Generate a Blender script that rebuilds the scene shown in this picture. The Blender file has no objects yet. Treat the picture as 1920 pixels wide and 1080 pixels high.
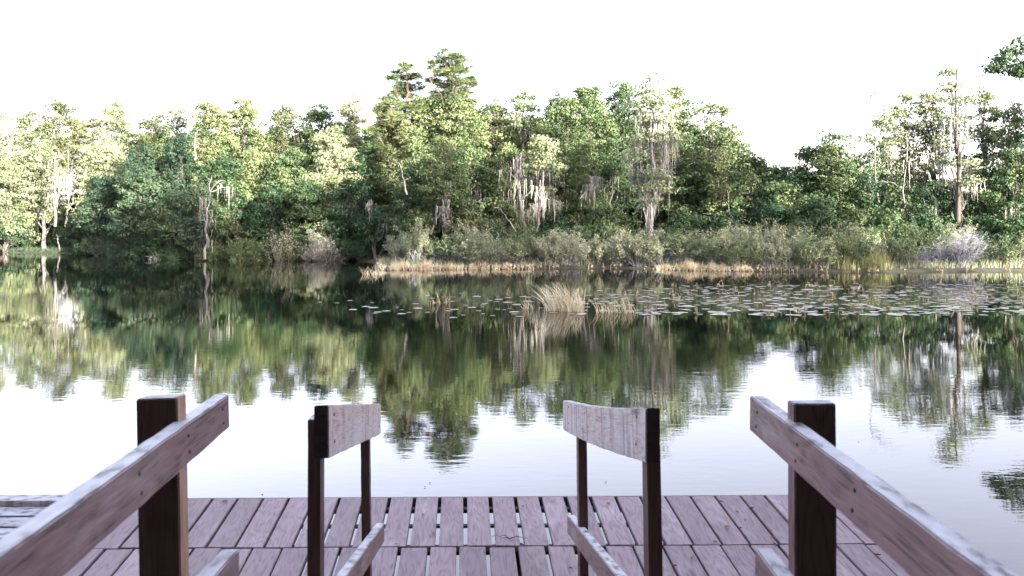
import bpy, bmesh, math, random
import numpy as np
from mathutils import Vector, Matrix

random.seed(7); RNG = np.random.default_rng(11)
S = bpy.context.scene
C = S.collection
F, CX, YH, H = 1600.0, 960.0, 415.0, 2.4      # lens in photo pixels, principal column, horizon row, eye height above water

def P(px, py, d):                               # point seen at a photo pixel, at depth d metres
    return Vector(((px-CX)/F*d, d, H-(py-YH)/F*d))
def XW(px, d): return (px-CX)/F*d
def ZW(py, d): return H-(py-YH)/F*d

# ------------------------------------------------------------------ tagging
def tag(o, label=None, cat=None, group=None, kind=None):
    if label: o['label'] = label
    if cat: o['category'] = cat
    if group: o['group'] = group
    if kind: o['kind'] = kind
    return o
def empty(name, loc, label, cat, group=None):
    o = bpy.data.objects.new(name, None); C.objects.link(o); o.location = loc
    o.empty_display_size = .2
    return tag(o, label, cat, group)
def link(name, me, mat, parent=None, loc=None):
    o = bpy.data.objects.new(name, me); C.objects.link(o)
    if mat and not me.materials: me.materials.append(mat)
    if parent: o.parent = parent
    if loc is not None: o.location = loc
    return o
def mesh(name, v, f):
    v = np.asarray(v, dtype=np.float32).reshape(-1, 3); f = np.asarray(f, dtype=np.int32)
    me = bpy.data.meshes.new(name)
    n, k = f.shape
    me.vertices.add(len(v)); me.vertices.foreach_set('co', v.ravel())
    me.loops.add(n*k); me.loops.foreach_set('vertex_index', f.ravel())
    me.polygons.add(n); me.polygons.foreach_set('loop_start', np.arange(n, dtype=np.int32)*k)
    me.update(calc_edges=True)
    return me
ORD = ['first','second','third','fourth','fifth','sixth','seventh','eighth','ninth','tenth','eleventh','twelfth','thirteenth',
 'fourteenth','fifteenth','sixteenth','seventeenth','eighteenth','nineteenth','twentieth']
def ordn(i):
    if i < 20: return ORD[i]
    t = {2:'twenty',3:'thirty',4:'forty',5:'fifty'}[(i+1)//10]
    return (t if (i+1)%10 else {'twenty':'twentieth','thirty':'thirtieth','forty':'fortieth','fifty':'fiftieth'}[t]) + ('' if (i+1)%10 == 0 else '-'+ORD[(i+1)%10-1])

# ------------------------------------------------------------------ materials
def newmat(name):
    m = bpy.data.materials.new(name); m.use_nodes = True
    nt = m.node_tree; nt.nodes.clear()
    return m, nt, nt.nodes, nt.links
def ramp(N, stops):
    r = N.new('ShaderNodeValToRGB'); e = r.color_ramp.elements
    while len(e) < len(stops): e.new(.5)
    for k, (p, c) in enumerate(stops):
        e[k].position = p; e[k].color = (*c, 1) if len(c) == 3 else c
    return r
def leafmat(name, a, b, c, trans=.31, scale=.55, rough=.6, spec=.15):
    """a, b, c: deep, middle and young leaf colours; clumps differ, and single leaves differ"""
    m, nt, N, L = newmat(name)
    out = N.new('ShaderNodeOutputMaterial'); g = N.new('ShaderNodeNewGeometry'); oi = N.new('ShaderNodeObjectInfo')
    no = N.new('ShaderNodeTexNoise'); no.inputs['Scale'].default_value = scale; no.inputs['Detail'].default_value = 3
    L.new(g.outputs['Position'], no.inputs['Vector'])
    m1 = N.new('ShaderNodeMath'); m1.operation = 'MULTIPLY_ADD'; L.new(g.outputs['Random Per Island'], m1.inputs[0]); m1.inputs[1].default_value = .22
    L.new(no.outputs['Fac'], m1.inputs[2])
    m2 = N.new('ShaderNodeMath'); m2.operation = 'MULTIPLY_ADD'; L.new(oi.outputs['Random'], m2.inputs[0]); m2.inputs[1].default_value = .22
    L.new(m1.outputs[0], m2.inputs[2])
    r = ramp(N, [(.42, a), (.64, b), (.86, c)]); L.new(m2.outputs[0], r.inputs[0])
    p = N.new('ShaderNodeBsdfPrincipled'); p.inputs['Roughness'].default_value = rough; p.inputs['Specular IOR Level'].default_value = spec
    L.new(r.outputs[0], p.inputs['Base Color'])
    t = N.new('ShaderNodeBsdfTranslucent'); L.new(r.outputs[0], t.inputs['Color'])
    mx = N.new('ShaderNodeMixShader'); mx.inputs[0].default_value = trans
    L.new(p.outputs[0], mx.inputs[1]); L.new(t.outputs[0], mx.inputs[2]); L.new(mx.outputs[0], out.inputs[0])
    return m
def barkmat(name, a, b, scale=3.):
    m, nt, N, L = newmat(name)
    out = N.new('ShaderNodeOutputMaterial'); g = N.new('ShaderNodeNewGeometry')
    mp = N.new('ShaderNodeMapping'); mp.inputs['Scale'].default_value = (1, 1, .25); L.new(g.outputs['Position'], mp.inputs[0])
    no = N.new('ShaderNodeTexNoise'); no.inputs['Scale'].default_value = scale; no.inputs['Detail'].default_value = 5; L.new(mp.outputs[0], no.inputs['Vector'])
    r = ramp(N, [(.35, a), (.7, b)]); L.new(no.outputs['Fac'], r.inputs[0])
    p = N.new('ShaderNodeBsdfPrincipled'); p.inputs['Roughness'].default_value = .85
    L.new(r.outputs[0], p.inputs['Base Color'])
    bp = N.new('ShaderNodeBump'); bp.inputs['Strength'].default_value = .6; bp.inputs['Distance'].default_value = .03
    L.new(no.outputs['Fac'], bp.inputs['Height']); L.new(bp.outputs[0], p.inputs['Normal'])
    L.new(p.outputs[0], out.inputs[0])
    return m
def woodmat(name, axis, paint, bare, dark, wear=.5, grey=(.42,.42,.43), top=None):
    """stained timber: grain runs along `axis`; stain worn to bare grey wood, knots, drips"""
    m, nt, N, L = newmat(name)
    out = N.new('ShaderNodeOutputMaterial'); tc = N.new('ShaderNodeTexCoord'); g = N.new('ShaderNodeNewGeometry')
    off = N.new('ShaderNodeVectorMath'); off.operation = 'SCALE'; off.inputs[0].default_value = (13.7, 7.3, 5.1)
    L.new(g.outputs['Random Per Island'], off.inputs['Scale'])
    oi = N.new('ShaderNodeObjectInfo'); off2 = N.new('ShaderNodeVectorMath'); off2.operation = 'SCALE'; off2.inputs[0].default_value = (9.1, 17.3, 3.3)
    L.new(oi.outputs['Random'], off2.inputs['Scale'])
    ad = N.new('ShaderNodeVectorMath'); L.new(tc.outputs['Object'], ad.inputs[0]); L.new(off.outputs[0], ad.inputs[1])
    ad2 = N.new('ShaderNodeVectorMath'); L.new(ad.outputs[0], ad2.inputs[0]); L.new(off2.outputs[0], ad2.inputs[1])
    def mapped(s):
        mp = N.new('ShaderNodeMapping'); L.new(ad2.outputs[0], mp.inputs[0]); mp.inputs['Scale'].default_value = s; return mp.outputs[0]
    sc = [1, 1, 1]; sc[axis] = .07
    # warped rings give cathedral grain
    w = N.new('ShaderNodeTexNoise'); L.new(mapped(tuple(3.2*x if i == axis else x*9 for i, x in enumerate([1 if k != axis else .6 for k in range(3)]))), w.inputs['Vector']); w.inputs['Scale'].default_value = 1; w.inputs['Detail'].default_value = 2
    mm = N.new('ShaderNodeMath'); mm.operation = 'MULTIPLY'; L.new(w.outputs['Fac'], mm.inputs[0]); mm.inputs[1].default_value = 62
    sn = N.new('ShaderNodeMath'); sn.operation = 'SINE'; L.new(mm.outputs[0], sn.inputs[0])
    fine = N.new('ShaderNodeTexNoise'); L.new(mapped(tuple(s*(110 if i == axis else 260) for i, s in enumerate(sc))), fine.inputs['Vector']); fine.inputs['Scale'].default_value = 1; fine.inputs['Detail'].default_value = 4
    gr = N.new('ShaderNodeMath'); gr.operation = 'MULTIPLY_ADD'; L.new(sn.outputs[0], gr.inputs[0]); gr.inputs[1].default_value = .115; L.new(fine.outputs['Fac'], gr.inputs[2])
    big = N.new('ShaderNodeTexNoise'); L.new(mapped(tuple(1.6 if i == axis else 7 for i in range(3))), big.inputs['Vector']); big.inputs['Scale'].default_value = 1; big.inputs['Detail'].default_value = 5; big.inputs['Roughness'].default_value = .65
    rp = ramp(N, [(.24, dark), (.41, paint), (.68, tuple(min(1, x*1.25) for x in paint))]); L.new(gr.outputs[0], rp.inputs[0])
    rb = ramp(N, [(.3, bare), (.7, grey)]); L.new(gr.outputs[0], rb.inputs[0])
    wr = ramp(N, [(.62-.28*wear, (0, 0, 0)), (.9-.28*wear, (1, 1, 1))]); L.new(big.outputs['Fac'], wr.inputs[0])
    mix = N.new('ShaderNodeMix'); mix.data_type = 'RGBA'; L.new(wr.outputs[0], mix.inputs[0]); L.new(rp.outputs[0], mix.inputs[6]); L.new(rb.outputs[0], mix.inputs[7])
    # knots and dirty stains
    vo = N.new('ShaderNodeTexVoronoi'); L.new(mapped(tuple(1.5 if i == axis else 6 for i in range(3))), vo.inputs['Vector']); vo.inputs['Scale'].default_value = 1
    kr = ramp(N, [(.0, (1,1,1)), (.06, (.8,.8,.8)), (.12, (0, 0, 0))]); L.new(vo.outputs['Distance'], kr.inputs[0])
    mk = N.new('ShaderNodeMix'); mk.data_type = 'RGBA'; L.new(kr.outputs[0], mk.inputs[0]); L.new(mix.outputs[2], mk.inputs[6]); mk.inputs[7].default_value = (*[x*.8 for x in dark], 1)
    if name == 'rail_weathered_wood':
        sv_ = N.new('ShaderNodeTexNoise'); L.new(mapped((26, 26, 2.2)), sv_.inputs['Vector']); sv_.inputs['Scale'].default_value = 1; sv_.inputs['Detail'].default_value = 3
        sr = ramp(N, [(.36, (.55,.5,.5)), (.5, (1,1,1)), (.60, (1,1,1)), (.72, (1.0,.72,.6))]); L.new(sv_.outputs['Fac'], sr.inputs[0])
        ms = N.new('ShaderNodeMix'); ms.data_type = 'RGBA'; ms.blend_type = 'MULTIPLY'; ms.inputs[0].default_value = 1; L.new(mk.outputs[2], ms.inputs[6]); L.new(sr.outputs[0], ms.inputs[7]); mk = ms
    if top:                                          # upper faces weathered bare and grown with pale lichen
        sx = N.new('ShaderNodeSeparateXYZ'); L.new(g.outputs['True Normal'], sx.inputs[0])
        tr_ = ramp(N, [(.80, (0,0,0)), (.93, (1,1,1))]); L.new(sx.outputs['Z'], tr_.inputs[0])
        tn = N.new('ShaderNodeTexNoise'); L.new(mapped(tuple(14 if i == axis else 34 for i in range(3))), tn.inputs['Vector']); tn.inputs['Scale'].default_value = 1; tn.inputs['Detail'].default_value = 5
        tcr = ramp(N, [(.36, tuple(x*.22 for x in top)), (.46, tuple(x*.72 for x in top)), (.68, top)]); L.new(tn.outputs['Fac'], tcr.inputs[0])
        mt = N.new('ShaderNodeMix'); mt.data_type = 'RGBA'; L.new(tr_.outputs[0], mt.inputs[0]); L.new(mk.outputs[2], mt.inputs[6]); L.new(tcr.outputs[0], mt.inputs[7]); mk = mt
    if name.startswith('deck'):                      # dried bird droppings and scuffs
        dn = N.new('ShaderNodeTexNoise'); dn.inputs['Scale'].default_value = 5.5; dn.inputs['Detail'].default_value = 6; dn.inputs['Roughness'].default_value = .7; L.new(tc.outputs['Object'], dn.inputs['Vector'])
        dr = ramp(N, [(.70, (0,0,0)), (.745, (.75,.75,.75))]); L.new(dn.outputs['Fac'], dr.inputs[0])
        md = N.new('ShaderNodeMix'); md.data_type = 'RGBA'; L.new(dr.outputs[0], md.inputs[0]); L.new(mk.outputs[2], md.inputs[6]); md.inputs[7].default_value = (.5,.5,.55,1); mk = md
    isl = N.new('ShaderNodeMath'); isl.operation = 'MULTIPLY_ADD'; L.new(g.outputs['Random Per Island'], isl.inputs[0]); isl.inputs[1].default_value = .42; isl.inputs[2].default_value = .78
    vm = N.new('ShaderNodeVectorMath'); vm.operation = 'SCALE'; L.new(mk.outputs[2], vm.inputs[0]); L.new(isl.outputs[0], vm.inputs['Scale'])
    p = N.new('ShaderNodeBsdfPrincipled'); L.new(vm.outputs[0], p.inputs['Base Color'])
    p.inputs['Roughness'].default_value = .55; p.inputs['Specular IOR Level'].default_value = .4
    bp = N.new('ShaderNodeBump'); bp.inputs['Strength'].default_value = .55; bp.inputs['Distance'].default_value = .0025
    L.new(gr.outputs[0], bp.inputs['Height']); L.new(bp.outputs[0], p.inputs['Normal'])
    L.new(p.outputs[0], out.inputs[0])
    return m
M = {}
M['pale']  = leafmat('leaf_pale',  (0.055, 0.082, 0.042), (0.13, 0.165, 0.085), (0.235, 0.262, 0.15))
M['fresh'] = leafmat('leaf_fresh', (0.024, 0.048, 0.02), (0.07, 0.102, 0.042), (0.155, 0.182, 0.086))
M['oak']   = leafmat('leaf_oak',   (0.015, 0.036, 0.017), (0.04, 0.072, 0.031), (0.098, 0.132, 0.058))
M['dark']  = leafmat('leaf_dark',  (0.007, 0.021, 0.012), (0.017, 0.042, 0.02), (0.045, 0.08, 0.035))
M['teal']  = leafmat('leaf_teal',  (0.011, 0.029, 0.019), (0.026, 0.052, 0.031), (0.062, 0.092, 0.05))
M['olive'] = leafmat('leaf_olive', (0.022, 0.038, 0.017), (0.058, 0.078, 0.034), (0.128, 0.142, 0.066))
M['pine']  = leafmat('leaf_pine',  (0.018, 0.04, 0.019), (0.046, 0.076, 0.032), (0.105, 0.13, 0.055), trans=.15)
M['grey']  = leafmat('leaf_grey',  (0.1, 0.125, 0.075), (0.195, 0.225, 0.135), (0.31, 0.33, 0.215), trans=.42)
M['cyp']   = leafmat('leaf_cypress',(0.06, 0.092, 0.052), (0.12, 0.16, 0.088), (0.2, 0.235, 0.135))
M['moss']  = leafmat('spanish_moss',(0.088, 0.09, 0.078), (0.145, 0.146, 0.128), (0.225, 0.222, 0.195), trans=.2)
M['straw'] = leafmat('straw_grass', (0.3, 0.24, 0.14), (0.5, 0.43, 0.27), (0.68, 0.61, 0.43), trans=.3, scale=2.)
M['dryreed'] = leafmat('dry_reed', (.36,.31,.19), (.52,.46,.31), (.66,.61,.46), trans=.35, scale=2.)
M['reed']  = leafmat('green_grass', (0.05, 0.075, 0.025), (0.11, 0.14, 0.05), (0.22, 0.23, 0.11), trans=.3, scale=2.)
M['pad']   = leafmat('lily_pad', (0.1, 0.11, 0.085), (0.19, 0.19, 0.155), (0.3, 0.285, 0.25), trans=0., rough=.35, spec=.5, scale=1.2)
M['stalk'] = leafmat('dry_stalk', (0.14, 0.1, 0.06), (0.28, 0.22, 0.13), (0.42, 0.36, 0.25), trans=.1, scale=3)
M['dry']   = leafmat('dry_leaf', (.035,.016,.010), (.085,.035,.022), (.16,.075,.04), trans=.0, scale=9)
M['bark']  = barkmat('bark_brown', (.028,.023,.018), (.085,.072,.058))
M['barkg'] = barkmat('bark_grey',  (.05,.045,.04), (.135,.128,.115))
M['barkp'] = barkmat('bark_pale',  (.10,.094,.09), (.23,.22,.215))
M['pinebark'] = barkmat('bark_pine', (.045,.030,.022), (.13,.085,.06))
M['twig']  = barkmat('twig_grey',  (.13,.128,.135), (.26,.255,.265), 6.)
M['twigblue'] = barkmat('twig_blue_grey', (.075,.08,.095), (.19,.20,.23), 6.)
M['twigb'] = barkmat('twig_brown',  (.07,.06,.05), (.19,.165,.14), 6.)
M['deck']  = woodmat('deck_stained_wood', 1, (.145,.102,.117), (.185,.148,.165), (.055,.038,.044), .42, (.285,.25,.275))
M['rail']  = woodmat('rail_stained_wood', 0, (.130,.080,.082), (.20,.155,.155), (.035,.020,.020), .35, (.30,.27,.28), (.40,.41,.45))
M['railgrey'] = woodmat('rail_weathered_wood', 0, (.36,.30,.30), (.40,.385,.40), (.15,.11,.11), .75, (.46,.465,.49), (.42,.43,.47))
M['post']  = woodmat('post_stained_wood', 0, (.055,.027,.020), (.10,.06,.048), (.020,.011,.009), .15, (.16,.12,.10), (.34,.34,.37))  # base darkened to stand in for shade on camera-facing fronts
M['end'] = woodmat('end_grain_shaded_wood', 1, (.022,.014,.013), (.04,.03,.028), (.010,.007,.006), .1, (.05,.04,.04))  # dark end grain, taken near black to paint in the shade on board ends
M['postside_lit'] = woodmat('post_side_lit_wood', 0, (.27,.165,.115), (.32,.22,.17), (.10,.06,.04), .4, (.36,.27,.22))  # same post wood painted lighter for sky light on its walkway side
M['joist'] = woodmat('joist_wood', 0, (.07,.055,.05), (.1,.08,.07), (.03,.022,.02), .2)

# ------------------------------------------------------------------ geometry helpers
def tubes(paths, sides=6):
    """paths: list of (points Nx3, radii N) -> one vertex/face set"""
    V, Fc, o = [], [], 0
    for pts, rad in paths:
        pts = np.asarray(pts, float); n = len(pts)
        t = np.gradient(pts, axis=0); t /= np.linalg.norm(t, axis=1)[:, None]+1e-9
        ref = np.where(np.abs(t[:, 2:3]) < .9, [[0, 0, 1.]], [[1., 0, 0]])
        a = np.cross(t, ref); a /= np.linalg.norm(a, axis=1)[:, None]+1e-9; b = np.cross(t, a)
        ang = np.arange(sides)*2*math.pi/sides
        ring = pts[:, None]+np.asarray(rad)[:, None, None]*(np.cos(ang)[None, :, None]*a[:, None]+np.sin(ang)[None, :, None]*b[:, None])
        V.append(ring.reshape(-1, 3))
        i = np.arange(n-1)[:, None]*sides; j = np.arange(sides)[None]; k = (j+1) % sides
        Fc.append((np.stack([i+j, i+k, i+sides+k, i+sides+j], -1).reshape(-1, 4))+o); o += n*sides
    return np.concatenate(V), np.concatenate(Fc)
def smooth(me):
    me.polygons.foreach_set('use_smooth', [True]*len(me.polygons)); return me
def unit(a): return a/(np.linalg.norm(a, axis=-1, keepdims=True)+1e-9)
def leafquads(c, rad, per, size, rng, up=.25, flat=.33, aspect=.66):
    """clouds of leaf-sized rhombs round centres c (N,3) with radii rad (N,3)"""
    n = len(c)*per
    d = unit(rng.normal(size=(n, 3))); d[:, 2] = d[:, 2]*.9+up; d = unit(d)
    r = .35+.65*np.sqrt(rng.random((n, 1)))
    p = np.repeat(c, per, 0)+d*np.repeat(rad, per, 0)*r
    nn = unit(d+rng.normal(size=(n, 3))*flat)
    t = unit(np.cross(nn, rng.normal(size=(n, 3)))); b = np.cross(nn, t)
    s = size*(.6+.8*rng.random((n, 1)))
    v = np.stack([p-t*s*.5, p+b*s*.5*aspect, p+t*s*.5, p-b*s*.5*aspect], 1).reshape(-1, 3)
    return v
def quads(v): return np.arange(len(v), dtype=np.int32).reshape(-1, 4)
def curve(a, b, sag, rng, n=6, wob=.08):
    a, b = np.asarray(a, float), np.asarray(b, float); t = np.linspace(0, 1, n)[:, None]
    L = np.linalg.norm(b-a); p = a+(b-a)*t; p[:, 2] += (np.sin(t[:, 0]*math.pi))*sag*L
    p[1:-1] += rng.normal(size=(n-2, 3))*wob*L/n
    return p
def strands(c, rng, n, lmin, lmax, spread=.25, w=.05):
    """hanging strips of moss from points c"""
    c = np.repeat(c, n, 0); m = len(c)
    p = c+np.column_stack([rng.normal(size=m)*spread, rng.normal(size=m)*spread, rng.random(m)*.1])
    ln = lmin+(lmax-lmin)*rng.random(m)**2
    a = rng.random(m)*math.pi; dx = np.column_stack([np.cos(a), np.sin(a), np.zeros(m)])*(w*(.5+rng.random(m)))[:, None]
    dr = rng.normal(size=(m, 2))*.05
    k = 3; V = []
    for i in range(k):
        f0, f1 = i/k, (i+1)/k
        q0 = p.copy(); q0[:, 2] -= ln*f0; q0[:, :2] += dr*f0+.02*np.sin(f0*9+p[:, :2]*9)
        q1 = p.copy(); q1[:, 2] -= ln*f1; q1[:, :2] += dr*f1+.02*np.sin(f1*9+p[:, :2]*9)
        w0, w1 = (1-f0*.6), (1-f1)*.8+.08
        V.append(np.stack([q0-dx*w0, q0+dx*w0, q1+dx*w1, q1-dx*w1], 1))
    return np.concatenate(V, 1).reshape(-1, 3)

# ------------------------------------------------------------------ terrain, water
SH = [(-260,470),(-60,473),(150,475),(250,478),(290,483.5),(480,485.5),(640,486.5),(695,490),(712,506),(900,505),(1150,502),(1300,507),(1600,510),(1920,508),(2200,503),(2500,498)]
SHX, SHD = [], []
for px, py in SH:
    d = H*F/(py-YH); SHX.append(XW(px, d)); SHD.append(d)
def shore(x): return float(np.interp(x, SHX, SHD))
def gz(x, y):                                     # ground height on the far bank
    s = y-shore(x); return max(-1.2, min(.12+.03*s, .10+.35*s)) if s < 3 else .21+.02*min(s, 40)
xs = np.concatenate([np.linspace(-1500,-70,8)[:-1], np.arange(-70, 70, .8), np.linspace(70,1500,8)])
ys = np.concatenate([np.linspace(-1500,-40,6)[:-1], np.arange(-40, 36, 2.), np.arange(36, 70, .5), np.arange(70, 110, 4.), np.linspace(110, 1800, 8)])
GX, GY = np.meshgrid(xs, ys); sh = np.interp(GX, SHX, SHD); s = GY-sh
gzf = np.where(s < 3, np.maximum(-1.2, np.minimum(.12+.03*s, .10+.35*s)), .21+.02*np.minimum(s, 40))
near = -(GY+1.0); gzn = np.clip(near*.35, -1.2, 1.1)
GZ = np.where(GY < 15, gzn, gzf); GZ += .05*np.sin(GX*1.7)*np.cos(GY*1.3)*(GZ > .15)
nx = len(xs); idx = np.arange(nx*len(ys)).reshape(len(ys), nx)
gf = np.stack([idx[:-1,:-1], idx[:-1,1:], idx[1:,1:], idx[1:,:-1]], -1).reshape(-1, 4)
m, nt, N, L = newmat('bank_soil')
out = N.new('ShaderNodeOutputMaterial'); g = N.new('ShaderNodeNewGeometry'); no = N.new('ShaderNodeTexNoise'); no.inputs['Scale'].default_value = 2.5; no.inputs['Detail'].default_value = 6
L.new(g.outputs['Position'], no.inputs['Vector']); r = ramp(N, [(.3, (.012,.011,.008)), (.55, (.03,.028,.016)), (.75, (.07,.06,.035))]); L.new(no.outputs['Fac'], r.inputs[0])
p = N.new('ShaderNodeBsdfPrincipled'); p.inputs['Roughness'].default_value = .95; L.new(r.outputs[0], p.inputs['Base Color']); L.new(p.outputs[0], out.inputs[0])
tag(link('ground', smooth(mesh('ground', np.stack([GX, GY, GZ], -1), gf)), m), kind='structure')

m, nt, N, L = newmat('lake_water')
out = N.new('ShaderNodeOutputMaterial'); g = N.new('ShaderNodeNewGeometry')
def wnoise(scale, sx, sy, det):
    mp = N.new('ShaderNodeMapping'); mp.inputs['Scale'].default_value = (sx, sy, 1); L.new(g.outputs['Position'], mp.inputs[0])
    n_ = N.new('ShaderNodeTexNoise'); n_.inputs['Scale'].default_value = scale; n_.inputs['Detail'].default_value = det; L.new(mp.outputs[0], n_.inputs['Vector']); return n_.outputs['Fac']
fine = wnoise(6.5, .45, 1.1, 3); slow = wnoise(.5, .6, 1., 2); patch = wnoise(.09, .5, 1.2, 3)
pr = ramp(N, [(.38, (.12,.12,.12)), (.62, (1,1,1))]); L.new(patch, pr.inputs[0])
a = N.new('ShaderNodeMath'); a.operation = 'MULTIPLY'; L.new(fine, a.inputs[0]); L.new(pr.outputs[0], a.inputs[1])
b = N.new('ShaderNodeMath'); b.operation = 'MULTIPLY_ADD'; L.new(slow, b.inputs[0]); b.inputs[1].default_value = .8; L.new(a.outputs[0], b.inputs[2])
bp = N.new('ShaderNodeBump'); bp.inputs['Strength'].default_value = 1; bp.inputs['Distance'].default_value = .0016; L.new(b.outputs[0], bp.inputs['Height'])
p = N.new('ShaderNodeBsdfPrincipled'); p.inputs['Base Color'].default_value = (.0015,.003,.002,1); p.inputs['Roughness'].default_value = .015
p.inputs['IOR'].default_value = 1.50; L.new(bp.outputs[0], p.inputs['Normal']); L.new(p.outputs[0], out.inputs[0])
tag(link('water', mesh('water', [(-1400,-30,0),(1400,-30,0),(1400,90,0),(-1400,90,0)], [(0,1,2,3)]), m), kind='structure')

# ------------------------------------------------------------------ timber members
def member(name, A, B, out, thick, tall, mat, parent, warp=.0, seg=36, bow=0.):
    """board whose inner top edge runs A -> B, `thick` towards unit vector out, `tall` downwards; plumb cut ends"""
    A, B = Vector(A), Vector(B); L_ = (B-A).length; ex = (B-A).normalized()
    ey = Vector(out).normalized(); ey = (ey-ex*ey.dot(ex)).normalized(); ez = ex.cross(ey)
    if ez.z < 0: ez = -ez
    R = Matrix((ex, ey, ez)).transposed().to_4x4(); R.translation = A
    Ri = R.inverted()
    bm = bmesh.new(); rings = []
    for i in range(seg+1):
        t = i/seg; P0 = A+(B-A)*t+Vector((0, 0, bow*4*t*(1-t)))
        j = lambda: Vector((random.uniform(-1, 1), random.uniform(-1, 1), random.uniform(-1, 1)))*warp
        o = Vector(out).normalized()*thick; dn = Vector((0, 0, -tall))
        rings.append([bm.verts.new(Ri @ (q+j())) for q in (P0, P0+o, P0+o+dn, P0+dn)])
    for r0, r1 in zip(rings, rings[1:]):
        for k in range(4): bm.faces.new((r0[k], r0[(k+1)%4], r1[(k+1)%4], r1[k]))
    bm.faces.new(rings[0][::-1]); bm.faces.new(rings[-1])
    bmesh.ops.recalc_face_normals(bm, faces=bm.faces)
    es = [e for e in bm.edges if len(e.link_faces) == 2 and e.calc_face_angle(0) > .8]
    bmesh.ops.bevel(bm, geom=es, offset=.0028, segments=2, affect='EDGES')
    for f in bm.faces:
        if abs(f.normal.x) > .8: f.material_index = 1
    me = bpy.data.meshes.new(name); bm.to_mesh(me); bm.free(); me.materials.append(mat); me.materials.append(M['end'])
    o = bpy.data.objects.new(name, me); C.objects.link(o); o.parent = parent
    o.matrix_local = Matrix.Translation(-parent.location) @ R
    return o
def post(name, top, bot, wide, deep, mat, parent, side, fx=-.05, inner=None):
    """upright: front edge corner nearest the walkway at `top`..`bot`; `wide` away from walkway, `deep` away from camera"""
    top, bot = Vector(top), Vector(bot); ex = (bot-top).normalized(); L_ = (bot-top).length
    ey = Vector((side, 0, 0)); fy = Vector((fx, 1, 0)).normalized()
    R = Matrix((ex, Vector((1,0,0)), ex.cross(Vector((1,0,0))))).transposed().to_4x4(); R.translation = top; Ri = R.inverted()
    bm = bmesh.new(); seg = 12; rings = []
    for i in range(seg+1):
        Q = top+(bot-top)*(i/seg); j = lambda: Vector((random.uniform(-1, 1), random.uniform(-1, 1), 0))*.0007
        rings.append([bm.verts.new(Ri @ (q+j())) for q in (Q, Q+ey*wide, Q+ey*wide+fy*deep, Q+fy*deep)])
    for r0, r1 in zip(rings, rings[1:]):
        for k in range(4): bm.faces.new((r0[k], r0[(k+1)%4], r1[(k+1)%4], r1[k]))
    bm.faces.new(rings[0][::-1]); bm.faces.new(rings[-1]); bmesh.ops.recalc_face_normals(bm, faces=bm.faces)
    es = [e for e in bm.edges if len(e.link_faces) == 2 and e.calc_face_angle(0) > .8]
    bmesh.ops.bevel(bm, geom=es, offset=.0025, segments=2, affect='EDGES')
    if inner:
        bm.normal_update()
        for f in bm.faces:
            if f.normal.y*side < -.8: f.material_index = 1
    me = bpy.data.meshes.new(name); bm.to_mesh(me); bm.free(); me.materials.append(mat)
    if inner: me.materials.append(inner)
    o = bpy.data.objects.new(name, me); C.objects.link(o); o.parent = parent
    o.matrix_local = Matrix.Translation(-parent.location) @ R
    return o
def K(x, d, drop): return Vector((x, d, H-drop))
# outer railings (two by four timber)
r = empty('handrail', (-.75, 1.8, .45), 'nearest left handrail, brown plank with dark knots running up to the left post', 'railing', 'four wooden handrails of the dock ramp')
member('top_rail', K(-.53, .32, .37), P(430, 738.7, 2.26), (-1,-.1,0), .038, .089, M['rail'], r, .0011)
member('lower_rail', K(-.575, .6, .655), P(449, 1029, 1.80), (-1,0,0), .038, .089, M['rail'], r, .0006)
post('post', P(332.5, 745.7, 1.87), P(332.5+.0745*900, 745.7+900, 1.87)+Vector((0,0,-.3)), .090, .052, M['post'], r, -1, .03, M['postside_lit'])
r = empty('handrail', (.6, 1.8, .45), 'nearest right handrail, lichen spotted plank running down past the right post', 'railing', 'four wooden handrails of the dock ramp')
member('top_rail', K(.56, .30, .42), P(1405.6, 742, 2.19), (1,0,0), .038, .089, M['rail'], r, .0011)
member('lower_rail', K(.505, .6, .675), P(1415, 1027, 1.80), (1,0,0), .038, .089, M['rail'], r, .0006)
post('post', P(1489, 757, 1.88), P(1499, 757+900, 1.88)+Vector((0,0,-.3)), .0925, .040, M['post'], r, 1, -.05, M['rail'])  # walkway face takes the lighter rail colour to paint in sidelight
# inner railings: deeper sloping top board on two thin uprights
r = empty('handrail', (-.55, 2.4, .45), 'left inner handrail, pale grey sloping board with rust streaks on two thin posts', 'railing', 'four wooden handrails of the dock ramp')
member('top_rail', P(616, 759.7, 2.24), P(714, 757, 3.93), (-1,-.06,0), .037, .140, M['railgrey'], r, .0011)
member('lower_rail', K(-.51, 2.0, 1.0017), P(720.9, 980.6, 4.07), (-1,-.05,0), .038, .089, M['rail'], r, .0006)
post('post', P(601, 787, 2.40), P(598, 1420, 2.40), .0365, .070, M['post'], r, -1)
post('post', P(691.5, 806, 3.85), P(701, 1170, 3.85), .038, .070, M['post'], r, -1)
r = empty('handrail', (.4, 2.35, .45), 'right inner handrail, smooth blue-grey sloping board with end grain painted dark for shade', 'railing', 'four wooden handrails of the dock ramp')
member('top_rail', P(1210.8, 765, 2.20), P(1055.8, 750.8, 4.07), (1,.0,0), .038, .140, M['railgrey'], r, .0011, bow=-.012)
member('lower_rail', K(.3653, 2.0, .981), P(1063.5, 965.6, 4.2), (1,0,0), .038, .089, M['rail'], r, .0006)
post('post', P(1213, 835, 2.34), P(1232, 1420, 2.34), .0375, .070, M['post'], r, 1)
post('post', P(1084, 800, 3.80), P(1093, 1170, 3.80), .0385, .070, M['post'], r, 1)

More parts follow.
